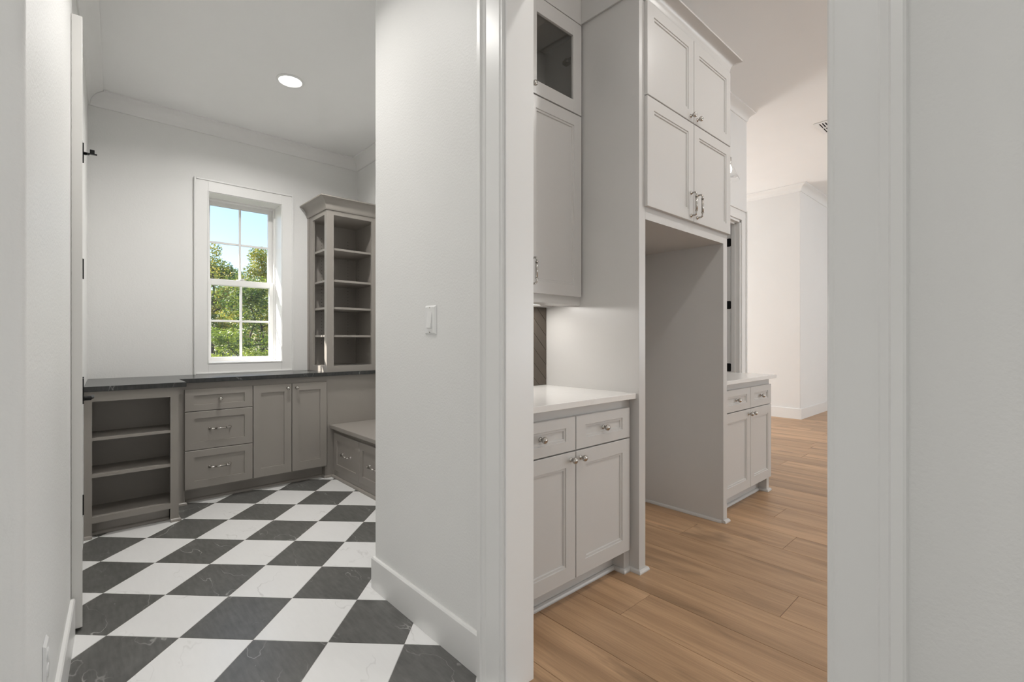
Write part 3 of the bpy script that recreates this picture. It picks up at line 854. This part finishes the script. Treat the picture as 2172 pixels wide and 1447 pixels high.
# white door standing along the left wall, latch edge towards the hall
dr = sroot('door_1', 'white door folded back along the left wall with black lever', (-.0055, 2.63, 0))
th = -math.atan2(.0035, .86)
dr.rotation_euler = (0, 0, th)
DT = .034
slab = MB().box(-DT / 2, DT / 2, 0, .862, .012, 2.52).build('slab', M['door'], dr, (0, 0, 0), 0, .002)
b = MB()
b.box(DT / 2, DT / 2 + .004, .030, .095, .925, 1.03)
b.lathe([(.0105, 0), (.0105, .003), (.0095, .004), (.0095, .024), (.007, .026)], (1, 0, 0), (DT / 2 + .003, .062, .945), 16)
b.tube([(DT / 2 + .025, .062, .945), (DT / 2 + .031, .075, .945), (DT / 2 + .033, .105, .945), (DT / 2 + .033, .175, .945)], .0055, 10)
b.build('lever_handle', M['black'], dr, smooth=True)
for z in (.29, .935, 1.58, 2.215):
    b = MB(); b.lathe([(.004, -.055), (.004, .055)], (0, 0, 1), (DT / 2 + .002, .868, z), 12); b.box(DT / 2 - .004, DT / 2 + .0008, .83, .868, z - .055, z + .055)
    h = b.build('hinge', M['black'], dr)
    if z > 2.2:
        b = MB(); b.box(DT / 2 + .003, DT / 2 + .060, .858, .876, z + .0, z + .004)
        b.box(DT / 2 + .030, DT / 2 + .050, .860, .874, z + .004, z + .024); b.tube([(DT / 2 + .010, .868, z - .004), (DT / 2 + .024, .850, z - .006)], .007, 8)
        b.build('door_stop', M['black'], h)

# ------------------------------------------------------------------ kitchen: fridge surround
K = M['greige']
XP0, XP1, XR0, XR1, PY = 2.112, 2.170, 3.092, 3.147, 1.352
fs = thing('fridge_surround', 'tall greige fridge surround with four doors above an empty alcove', 'cabinet', (2.63, 1.68, 0))
W('side_panel', K, fs, mb=MB().box(XP0, XP1, PY, 2.009, .0005, 2.985), bevel=.0015)
W('side_panel', K, fs, mb=MB().box(XR0, XR1, PY, 2.009, .0005, 2.985), bevel=.0015)
b = MB(); b.box(XP1, XR0, PY, 2.009, 1.868, 2.985); b.box(XP1, XR0, PY, PY + .02, 1.818, 1.868); b.box(XP1, XR0, PY + .02, 2.009, 1.818, 1.836)
W('upper_box', K, fs, mb=b)
for (x0, x1, left) in ((2.158, 2.652, True), (2.658, 3.152, False)):
    for (z0, z1, up) in ((1.882, 2.452, False), (2.458, 2.940, True)):
        d = front(fs, 'door', x0, x1, z0, z1, PY - .0205, K, .062, .062, .062, True)
        if up: kb(d, (x1 - x0) - .036 if left else .036, .030)
        else:
            p = place_mesh('pull', PULL, d, ((x1 - x0) - .034 if left else .034, .0005, .095)); p.rotation_euler = (0, PI / 2, 0)
fc = crown_prof(3.028, .083, .072)
b = MB(); b.sweep(fc, (XP0, PY), (XR1, PY), (0, -1), 0, 1); b.sweep(fc, (XR1, PY), (XR1, 2.009), (1, 0), 1, 0)
b.box(XP0, XR1, PY, 2.009, 2.985, 3.028)
W('crown', K, fs, mb=b, smooth=True)
W('side_fascia', K, fs, mb=MB().box(XP0 - .012, XP0, PY + .002, 1.7212, 2.978, 3.13), bevel=.002)
b = MB(); b.sweep(shoe_prof(.016, .02), (XP0, 1.41), (XP0, PY), (-1, 0), -1, 1); b.sweep(shoe_prof(.016, .02), (XP0, PY), (XP1, PY), (0, -1), 1, 1)
b.sweep(shoe_prof(.016, .02), (XP1, PY), (XP1, 2.009), (1, 0), 1, 0)
b.sweep(shoe_prof(.012, .02), (XR0, 2.009), (XR0, PY + .01), (-1, 0)); b.sweep(shoe_prof(.016, .02), (XR0, PY), (XR1, PY), (0, -1), 0, 1)
b.sweep(shoe_prof(.016, .02), (XR1, PY), (XR1, 1.41), (1, 0), 1, -1)
shoes(fs, K, b)

# kitchen: base cabinet left of the surround
def kitchen_base(label, x0, x1, mid, name='base_cabinet', right_open=False, left_foot=.05, right_foot=.05):
    FYk, DYk = 1.410, 1.389
    r_ = thing(name, label, 'cabinet', ((x0 + x1) / 2, 1.7, 0))
    b = MB(); b.box(x0, x1, FYk, 2.005, .11, .890)
    b.box(x0, x0 + left_foot, FYk, 2.005, .0005, .11); b.box(x1 - right_foot, x1, FYk, 2.005, .0005, .11)
    W('body', K, r_, mb=b, bevel=.001)
    W('toe_kick', K, r_, mb=MB().box(x0 + left_foot, x1 - right_foot, 1.475, 1.49, .0005, .11))
    b = MB(); b.sweep(shoe_prof(), (x0 + left_foot, 1.475), (x1 - right_foot, 1.475), (0, -1))
    b.sweep(shoe_prof(.016), (x1 - right_foot, FYk), (x1, FYk), (0, -1), 1, 1 if right_open else -1)
    b.sweep(shoe_prof(.016), (x1 - right_foot, 1.475), (x1 - right_foot, FYk), (-1, 0), 0, 1)
    b.sweep(shoe_prof(.016), (x0, FYk), (x0 + left_foot, FYk), (0, -1), -1 if right_open else 0, 1)
    if right_open: b.sweep(shoe_prof(.016), (x1, FYk), (x1, 2.005), (1, 0), 1, 0)
    shoes(r_, K, b)
    g = .0025
    for (a, c, left) in ((x0 + (.03 if left_foot else 0), mid - g, True), (mid + g, x1 - (.027 if not right_open else .012), False)):
        d = front(r_, 'drawer', a, c, .695, .847, DYk, K, .064, .046, .046, True); kb(d, (c - a) / 2, .076).location.y = .0092
        d = front(r_, 'door', a, c, .116, .689, DYk, K, .064, .064, .066, True); kb(d, (c - a) - .032 if left else .032, .540)
    return r_
kitchen_base('greige base cabinet with two drawers and doors left of the fridge surround', 1.19, XP0 - .0005, 1.659)
kitchen_base('greige base cabinet with drawers and doors right of the fridge surround', XR1 + .0005, 4.050, 3.632, right_open=True)
b = MB().box(1.178, XP0 - .0006, 1.366, 2.0095, .891, .9185)
tag(b.build('quartz_counter', M['quartz'], bevel=.002), 'white quartz countertop left of the fridge surround under the glass cabinet', 'countertop')
b = MB().box(XR1 + .0006, 4.088, 1.366, 2.0095, .891, .9185)
tag(b.build('quartz_counter', M['quartz'], bevel=.002), 'short white quartz countertop right of the fridge surround', 'countertop')

# kitchen: wall cabinet with glass doors above
wc = thing('upper_cabinet', 'greige wall cabinet with glass upper doors above the quartz counter', 'cabinet', (1.65, 1.87, 1.39))
UY = 1.737
ux0, ux1 = 1.18, XP0 - .0005
b = MB(); b.box(ux0, ux1, UY, 2.009, 1.424, 2.445); b.box(ux0, ux1, UY + .02, 1.872, 1.389, 1.424); b.box(ux0, ux1, 1.955, 2.009, 1.389, 1.424)
b.box(ux0, ux1, UY, 2.009, 2.445, 2.463); b.box(ux0, ux1, 1.995, 2.009, 2.463, 2.96); b.box(ux0, ux0 + .018, UY, 1.995, 2.463, 2.96); b.box(ux1 - .018, ux1, UY, 1.995, 2.463, 2.96)
b.box(ux0, ux1, UY, 1.995, 2.93, 2.96); b.box(ux0 + .018, ux0 + .05, UY, UY + .02, 2.463, 2.93); b.box(ux1 - .05, ux1 - .018, UY, UY + .02, 2.463, 2.93)
W('body', K, wc, mb=b)
W('light_rail', K, wc, mb=MB().box(ux0, ux1, UY, UY + .02, 1.388, 1.424))
W('fascia', K, wc, mb=MB().box(ux0, ux1, UY - .016, 2.009, 2.974, 3.13), bevel=.002)
um = 1.668
for (a, c, left) in ((ux0 + .02, um - .0025, True), (um + .0025, 2.098, False)):
    d = front(wc, 'door', a, c, 1.434, 2.450, UY - .0205, K, .062, .064, .064, True)
    p = place_mesh('pull', PULL, d, ((c - a) - .034 if left else .034, .0005, .110)); p.rotation_euler = (0, PI / 2, 0)
    z0, z1 = 2.457, 2.965; rw = .070
    b = MB(); yf = UY - .0205
    b.box(a, a + rw, yf, yf + .02, z0, z1); b.box(c - rw, c, yf, yf + .02, z0, z1); b.box(a + rw, c - rw, yf, yf + .02, z0, z0 + rw); b.box(a + rw, c - rw, yf, yf + .02, z1 - rw - .012, z1)
    g_ = W('glass_door', K, wc, mb=b, bevel=.0015)
    MB().box(a + rw - .004, c - rw + .004, yf + .011, yf + .014, z0 + rw - .004, z1 - rw - .008).build('pane', M['cabglass'], g_)
    place_mesh('knob', KNOB, g_, ((c - .034) if left else (a + .034), yf + .001, z0 + .035))
b = MB().box(ux1 - .05, ux1 - .018, UY + .03, UY + .09, 2.78, 2.80); b.lathe([(.012, 0), (.012, .008)], (-1, 0, 0), (ux1 - .05, UY + .06, 2.79), 12)
W('cup_hinge', M['nickel'], wc, mb=b)

# under-cabinet light
ul = thing('under_cabinet_light', 'slim light strip under the glass wall cabinet', 'light', (1.65, 1.91, 1.424))
W('housing', M['plate'], ul, mb=MB().box(1.25, 1.99, 1.900, 1.950, 1.397, 1.4238))
W('lens', M['strip'], ul, mb=MB().box(1.26, 1.98, 1.918, 1.932, 1.3945, 1.397))
lamp('under_cabinet_glow', 'AREA', (1.62, 1.925, 1.3930), 3.7, (1, .97, .93), .70, .014, aim=(0, -.2, -1))

# backsplash tiles, a chevron of brown glazed tiles, children of the kitchen wall
MB().box(1.176, XP0 - .001, WALL_T - .003, WALL_T + .001, .919, 1.424).build('backsplash_bed', M['bgrout'], wall_k)
cw = .186
for c in range(5):
    xr = XP0 - .0015 - c * cw; xl = max(xr - cw, 1.177)
    s = -1 if c % 2 == 0 else 1
    for q in range(-3, 10):
        zb = .919 + q * .0885 + .03
        w = xr - xl
        zl0, zr0 = (zb + w, zb) if s < 0 else (zb, zb + w)
        poly = [(xl + .001, zl0 + .0015), (xr - .001, zr0 + .0015), (xr - .001, zr0 + .0885 - .0015), (xl + .001, zl0 + .0885 - .0015)]
        poly = clip(clip(poly, 1, .9195, False), 1, 1.4235, True) if True else poly
        if len(poly) < 3: continue
        mb = MB(); n = len(poly); y0, y1 = WALL_T - .002, WALL_T - .009
        mb.v = [(x, y0, z) for x, z in poly] + [(x, y1, z) for x, z in poly]
        mb.f = [tuple(range(n, 2 * n))] + [tuple(reversed(range(n)))] + [((k + 1) % n, k, n + k, n + (k + 1) % n) for k in range(n)]
        mb.build('tile', M['brown'], wall_k)

# wall sconce over the pantry doorway
sx, sy = 4.46, 1.90
sc = thing('sconce', 'nickel wall sconce with clear glass cone shade over the far doorway', 'wall lamp', (sx, WALL_T, 2.92))
W('backplate', M['nickel'], sc, mb=MB().lathe([(.055, 0), (.055, .012), (.045, .018), (.02, .022), (.0001, .022)], (0, -1, 0), (sx, WALL_T, 2.95), 24), smooth=True)
pts = [(sx, WALL_T - .02, 2.95), (sx, sy + .04, 2.965), (sx, sy + .01, 2.945), (sx, sy, 2.90)]
W('arm', M['nickel'], sc, mb=MB().tube(pts, .008, 10), smooth=True)
W('socket', M['nickel'], sc, mb=MB().lathe([(.012, .02), (.022, .01), (.024, -.03), (.018, -.04)], (0, 0, 1), (sx, sy, 2.875), 20), smooth=True)
b = MB(); seg = 32; prof = [(.024, 2.845), (.034, 2.81), (.062, 2.74), (.092, 2.672)]
for r_, z in prof:
    for q in range(seg): b.v.append((sx + r_ * math.cos(2 * PI * q / seg), sy + r_ * math.sin(2 * PI * q / seg), z))
for k in range(len(prof) - 1):
    for q in range(seg): b.f.append((k * seg + q, k * seg + (q + 1) % seg, (k + 1) * seg + (q + 1) % seg, (k + 1) * seg + q))
sh = W('glass_shade', M['glass'], sc, mb=b, smooth=True)
so = sh.modifiers.new('thick', 'SOLIDIFY'); so.thickness = .003
W('bulb', M['lens'], sc, mb=MB().lathe([(.010, 2.84), (.014, 2.82), (.026, 2.79), (.028, 2.77), (.020, 2.75), (.0001, 2.742)], (0, 0, 1), (sx, sy, 0), 16), smooth=True)

# ceiling vent in the kitchen
vt = thing('ceiling_vent', 'white slatted air vent in the kitchen ceiling', 'vent', (6.03, 1.4, KCEIL))
vx0, vx1, vy0, vy1 = 5.88, 6.25, 1.15, 1.60
zc = KCEIL
b = MB(); fr_ = .04
b.box(vx0, vx1, vy0, vy0 + fr_, zc - .008, zc - .0002); b.box(vx0, vx1, vy1 - fr_, vy1, zc - .008, zc - .0002); b.box(vx0, vx0 + fr_, vy0 + fr_, vy1 - fr_, zc - .008, zc - .0002); b.box(vx1 - fr_, vx1, vy0 + fr_, vy1 - fr_, zc - .008, zc - .0002)
xm = (vx0 + vx1) / 2; b.box(xm - .009, xm + .009, vy0 + fr_, vy1 - fr_, zc - .008, zc - .0002)
W('frame', M['plate'], vt, mb=b, bevel=.002)
W('duct_shade', M['duct_shade'], vt, mb=MB().box(vx0 + fr_, vx1 - fr_, vy0 + fr_, vy1 - fr_, zc - .0014, zc - .0003))  # flat black sheet stands for the shade behind the slats
y = vy1 - fr_ - .014
while y > vy0 + fr_:
    W('slat', M['plate'], vt, mb=MB().box(vx0 + fr_, vx1 - fr_, y - .012, y, zc - .007, zc - .002)); y -= .027

# ------------------------------------------------------------------ outside: ground, eave, trees
struct(MB().box(-40, 60, 5.2, 70, -.5, -.4).build('ground', M['grass']), 'green ground outside the window')
struct(MB().box(-3, 4.2, 4.80, 5.32, 2.60, 2.74).build('eave', M['trim']), 'unseen white roof eave placed to cut the high sun at the window')  # out of view; added and sized to keep sun off the upper window

def tree(name, label, x, y, h, crown_r, crown_z0, mats, seed, nleaf, leaf, cat='tree', group='trees beyond the window', lean=0):
    rnd = random.Random(seed)
    r_ = thing(name, label, cat, (x, y, -.4), group)
    z_ = x * .674 + y * .738
    h = (1.19 + (722 - h) * z_ / 1007 + .4 - .20 * crown_r) / .93      # h comes in as an apparent height and leaves in metres
    b = MB()
    tops = []
    pts = [Vector((0, 0, -.05))]
    n = 7
    for k in range(1, n + 1):
        pts.append(Vector((lean * k / n + rnd.uniform(-.06, .06) * k / 2, rnd.uniform(-.06, .06) * k / 2, h * .93 * k / n)))
    r0 = h * .016
    b.tube(pts, [r0 * (1 - .85 * k / n) for k in range(n + 1)], 8)
    for q in range(int(10 + h)):
        f_ = rnd.uniform(max(.2, crown_z0 - .08), .95); k = f_ * n; i0 = min(int(k), n - 1)
        p = pts[i0].lerp(pts[i0 + 1], k - i0)
        a = rnd.uniform(0, 2 * PI); L_ = crown_r * rnd.uniform(.55, 1.0) * (1 - .55 * max(0, f_ - .5) / .5)
        e = p + Vector((math.cos(a) * L_, math.sin(a) * L_, L_ * rnd.uniform(.15, .6)))
        m_ = p.lerp(e, .5) + Vector((0, 0, -.05 * L_))
        b.tube([p, m_, e], [r0 * .35, r0 * .22, r0 * .06], 5)
        tops += [(e, crown_r * rnd.uniform(.22, .38)), (m_, crown_r * rnd.uniform(.18, .3))]
    tops += [(pts[-1], crown_r * .3), (pts[-2], crown_r * .38)]
    b.build('trunk', M['bark'], r_)
    per = max(1, nleaf // (len(tops) * len(mats)))
    for mi, mt in enumerate(mats):
        lm = MB()
        for (c, rr) in tops:
            for _ in range(per):
                while True:
                    v = Vector((rnd.uniform(-1, 1), rnd.uniform(-1, 1), rnd.uniform(-1, 1)))
                    if v.length < 1: break
                p = c + Vector((v.x * rr, v.y * rr, v.z * rr * .75))
                u = Vector((rnd.gauss(0, 1), rnd.gauss(0, 1), rnd.gauss(0, .6))).normalized()
                w = u.orthogonal().normalized(); w = (Matrix.Rotation(rnd.uniform(0, 6.28), 3, u) @ w)
                s = leaf * rnd.uniform(.6, 1.3)
                lm.quad(p - u * s, p - w * s * .5, p + u * s, p + w * s * .5)
        o = lm.build('foliage', mt, r_); o['kind'] = 'stuff'
    return r_
A, B_, C_ = M['leaf_a'], M['leaf_b'], M['leaf_c']
tree('slender_tree', 'slender tree with a dark leaning trunk standing before the woods', 3.09, 13.2, 590, 1.2, .5, [A, C_], 11, 9000, .032, lean=.25)
tree('yellow_tree', 'bushy tree with yellowing leaves left of the slender trunk', 2.99, 16.8, 512, 1.45, .40, [B_, A], 12, 20000, .036)
tree('leafy_tree', 'feathery green tree right behind the slender trunk', 5.34, 20.38, 530, 1.6, .38, [A, B_], 13, 20000, .038)
tree('yellow_tree', 'tree with yellowing leaves right of the feathery green tree', 7.92, 25.56, 522, 1.8, .40, [B_, A], 14, 13000, .052)
tree('leafy_tree', 'green tree between the two yellowing trees deeper in the woods', 4.35, 25.6, 545, 1.8, .35, [A, C_], 15, 14000, .052)
for q, (x, y) in enumerate(((-.83, 21.85), (-.37, 28.71), (8.95, 19.88), (13.97, 30.0), (7.23, 35.38), (2.82, 32.42), (11.27, 35.86), (-6.1, 30.0))):
    tree('woodland_tree', 'dark woodland tree in the far row beyond the window', x, y, random.uniform(560, 590), 1.9, .18, [C_, A], 30 + q, 9000, .07)
for q, (x, y, hh, mt, lb_) in enumerate(((2.32, 10.8, 695, [A, A], 'bright green round shrub nearest the house wall outside'),
        (5.22, 17.85, 738, [B_, A], 'low yellow green shrub between the slender and the feathery tree'),
        (2.61, 19.3, 705, [C_, A], 'dark green shrub close behind the nearer yellowing tree'),
        (6.02, 22.45, 712, [C_, A], 'dark green shrub behind the feathery tree'),
        (.29, 13.87, 700, [A, C_], 'mid green shrub apart from the trees near the house'),
        (5.87, 15.9, 712, [B_, C_], 'yellowish shrub standing apart on the grass'),
        (4.26, 22.91, 690, [C_, A], 'tall dark shrub behind the trunk of the yellowing tree'),
        (5.74, 29.3, 690, [C_, C_], 'dark thicket at the back of the woods behind the green tree'),
        (7.83, 29.0, 690, [C_, A], 'dark thicket farther back between the feathery and the yellowing tree'),
        (9.17, 31.56, 685, [C_, C_], 'dark thicket behind the farther yellowing tree'),
        (3.71, 29.77, 685, [C_, A], 'dark thicket at the back left of the green tree'))):
    tree('shrub', lb_, x, y, hh, .75, .05, mt, 60 + q, 6000, .026, 'shrub', 'shrubs outside the window')
